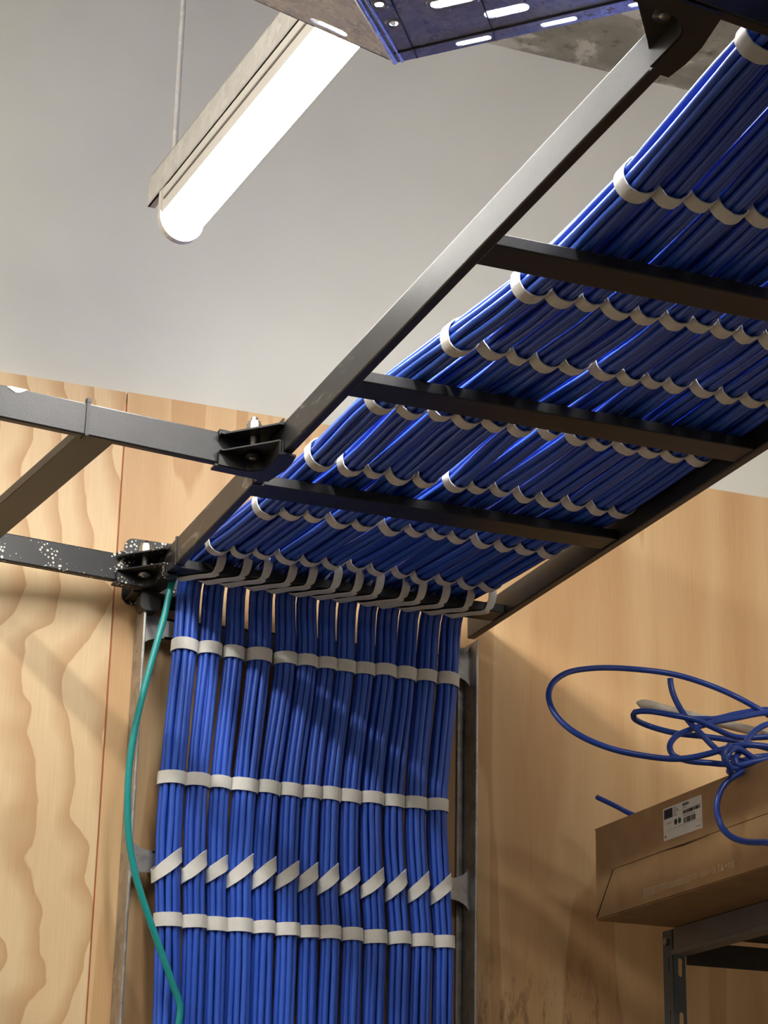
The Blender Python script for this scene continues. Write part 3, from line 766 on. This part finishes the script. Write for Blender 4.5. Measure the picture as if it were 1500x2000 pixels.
# pale print along the lower flap
def pr(u0, v0, u1, v1): return yz('printed_text', [(u0, v0), (u1, v0), (u1, v1), (u0, v1)], -.0004, .0002, M['ink_white'])
for k, (ua, ub) in enumerate(((-.290, -.358), (-.290, -.434), (-.290, -.434), (-.290, -.434), (-.290, -.414), (-.290, -.304))):
    z_ = -.4030-.0021*k-.001
    u = ua; rgk = random.Random(20+k)
    while u > ub:
        wl = rgk.uniform(.004, .010); pr(u, z_, max(u-wl, ub), z_+.0009); u -= wl+.0012
for k in range(4):
    pr(-.440, -.4048-.0022*k, (-.456, -.462, -.463, -.458)[k], -.4040-.0022*k)
def glyph(u, kind):
    zc_, h = -.4078, .0040
    bm = bmesh.new()
    def poly(p): prism(bm, [(u-a, zc_+b) for a, b in p], -.0004, .0002, YZ)
    def arc(cx, r, a0, a1, wd=.0008):
        k = 8; A_ = [math.radians(a0+(a1-a0)*i/k) for i in range(k+1)]
        poly([(cx+r*math.cos(a), r*math.sin(a)) for a in A_]+[(cx+(r-wd)*math.cos(a), (r-wd)*math.sin(a)) for a in A_[::-1]])
    if kind == 'C': arc(0, h, 90, 270)
    if kind == 'E': arc(0, h, 90, 270); poly([(-h, -.0004), (-h, .0004), (-.0008, .0004), (-.0008, -.0004)])
    if kind == 'S': arc(0, h*.55, 20, 300); poly([(-.002, -h), (-.002, -h+.0009), (.002, -h+.0009), (.002, -h)]); poly([(-.0012, h-.0012), (-.0012, h), (.002, h), (.002, h-.0012)])
    if kind == 'T': poly([(-.0032, -h), (.0032, -h), (0, h)])
    if kind == '+': poly([(-.0022, -.0006), (-.0022, .0006), (.0022, .0006), (.0022, -.0006)]); poly([(-.0005, -h*.8), (-.0005, h*.8), (.0007, h*.8), (.0007, -h*.8)])
    if kind == '0': arc(0, h*.75, 0, 180); arc(0, h*.75, 180, 360)
    if kind == 'X': poly([(-.0026, h), (-.0016, h), (.0026, -h), (.0016, -h)]); poly([(.0026, h), (.0016, h), (-.0026, -h), (-.0016, -h)]); poly([(-.0026, -h-.0012), (-.0026, -h-.0004), (.0026, -h-.0004), (.0026, -h-.0012)])
    bmobj('printed_symbol', bm, M['ink_white'], bx)
for u, k in ((-.474, 'C'), (-.480, 'E'), (-.4875, 'S'), (-.4960, 'T'), (-.5050, '+'), (-.5130, '0'), (-.5215, 'X')): glyph(u, k)
adopt(bx)

# ------------------------------------------------------------------ loose coil of blue cable on the box, and the pale strip
Rc = look(.366528, .349610, .020725); cp_ = Vector((-.71392, -2.79827, -.90922))
def onplane(px, py, y):
    """place a traced bend of the coil at its own distance y from the wall"""
    d = Rc @ Vector(((px-750)/4179.84, -(py-1000)/4179.84, -1)); k = (y-cp_.y)/d.y
    return tuple(cp_+d*k)
coil = [  # one continuous cable: free end, loops, knot, hanging loop
 (1309, 1325, -.46), (1311, 1342, -.46), (1320, 1368, -.465), (1345, 1408, -.48), (1372, 1436, -.50), (1398, 1462, -.51), (1425, 1478, -.53), (1470, 1490, -.55), (1520, 1480, -.57), (1545, 1455, -.54), (1510, 1440, -.50), (1440, 1440, -.485), (1395, 1422, -.49), (1362, 1407, -.49), (1310, 1396, -.48), (1265, 1389, -.46), (1240, 1391, -.45), (1238, 1402, -.44), (1265, 1417, -.43), (1320, 1432, -.45), (1380, 1439, -.46), (1450, 1450, -.47), (1520, 1470, -.50), (1540, 1500, -.53), (1490, 1492, -.555), (1440, 1462, -.56), (1424, 1470, -.565), (1418, 1487, -.565), (1428, 1500, -.56), (1460, 1494, -.55), (1520, 1466, -.52), (1530, 1420, -.48), (1490, 1365+25, -.45), (1440, 1362, -.44), (1390, 1340, -.42), (1320, 1318, -.41), (1240, 1307, -.40), (1160, 1305, -.41), (1105, 1315, -.42), (1077, 1338, -.43), (1072, 1365, -.44), (1088, 1400, -.455), (1125, 1432, -.47), (1190, 1461, -.485), (1270, 1478, -.50), (1330, 1482, -.515), (1385, 1472, -.53), (1420, 1461, -.545), (1460, 1455, -.56), (1530, 1466, -.57), (1560, 1490, -.56), (1500, 1494, -.555), (1470, 1498, -.555), (1440, 1512, -.555), (1415, 1532, -.555), (1402, 1560, -.555), (1400, 1585, -.555), (1408, 1612, -.558), (1425, 1632, -.575), (1452, 1643, -.605), (1490, 1645, -.65), (1540, 1640, -.71)]
loop2 = [(1560, 1395, -.47), (1500, 1392, -.46), (1440, 1402, -.465), (1390, 1412, -.47), (1345, 1426, -.475), (1318, 1440, -.48), (1308, 1458, -.485), (1314, 1474, -.49), (1340, 1485, -.49), (1385, 1490, -.495), (1425, 1492, -.51), (1470, 1480, -.54), (1520, 1474, -.545)]
loop3 = [(1560, 1392, -.44), (1500, 1386, -.44), (1440, 1394, -.445), (1395, 1404, -.45), (1372, 1404, -.452), (1345, 1404, -.455)]
loop4 = [(1540, 1405, -.53), (1490, 1418, -.535), (1465, 1437, -.54), (1450, 1462, -.55), (1436, 1482, -.556), (1440, 1494, -.558), (1470, 1488, -.56), (1540, 1474, -.57)]
loop5 = [(1425, 1455, -.572), (1415, 1470, -.574), (1416, 1485, -.574), (1424, 1497, -.572), (1428, 1508, -.565), (1424, 1506, -.552), (1434, 1500, -.545), (1470, 1496, -.54)]
tc_ = thing('coiled_cable', 'tangled coil of loose blue cable lying on top of the cardboard box', 'cable', (.70, -.5, -.28))
for pl, nn in ((coil, 330), (loop2, 80), (loop3, 40), (loop4, 60), (loop5, 40)):
    pts3 = [onplane(*p) for p in pl]
    if pl is coil: pts3 += [(.608, -.765, -.345), (.618, -.800, -.305), (.650, -.805, -.2885), (.75, -.770, -.2925)]   # climbs back over the box edge
    tube('cable_run', spline(pts3, nn), .0039, M['blue_loose'], tc_, 10)
adopt(tc_)
o = tube('loose_cable_end', spline([onplane(1166, 1557, -.10), onplane(1200, 1573, -.125), onplane(1240, 1593, -.16), (.72, -.19, -.29), (.80, -.24, -.291)], 30), .0039, M['blue_loose'], None, 10)
o['label'] = 'cut end of a blue cable poking out behind the cardboard box'; o['category'] = 'cable'
a, b = Vector(onplane(1244, 1372, -.40)), Vector(onplane(1520, 1440, -.42))
Ps = spline([a, a.lerp(b, .06), a.lerp(b, .2), a.lerp(b, .5), b, b+(b-a)*.4], 40)
rr = np.interp(np.linspace(0, 1, len(Ps)), [0, .02, .06, .14, .3, 1], [.002, .0052, .0072, .0062, .0055, .007])
o = tube('pale_plastic_strip', Ps, rr, M['stick'], None, 10)
o['label'] = 'weathered off-white plastic strip with a blunt tip lying in the blue coil'; o['category'] = 'strip'
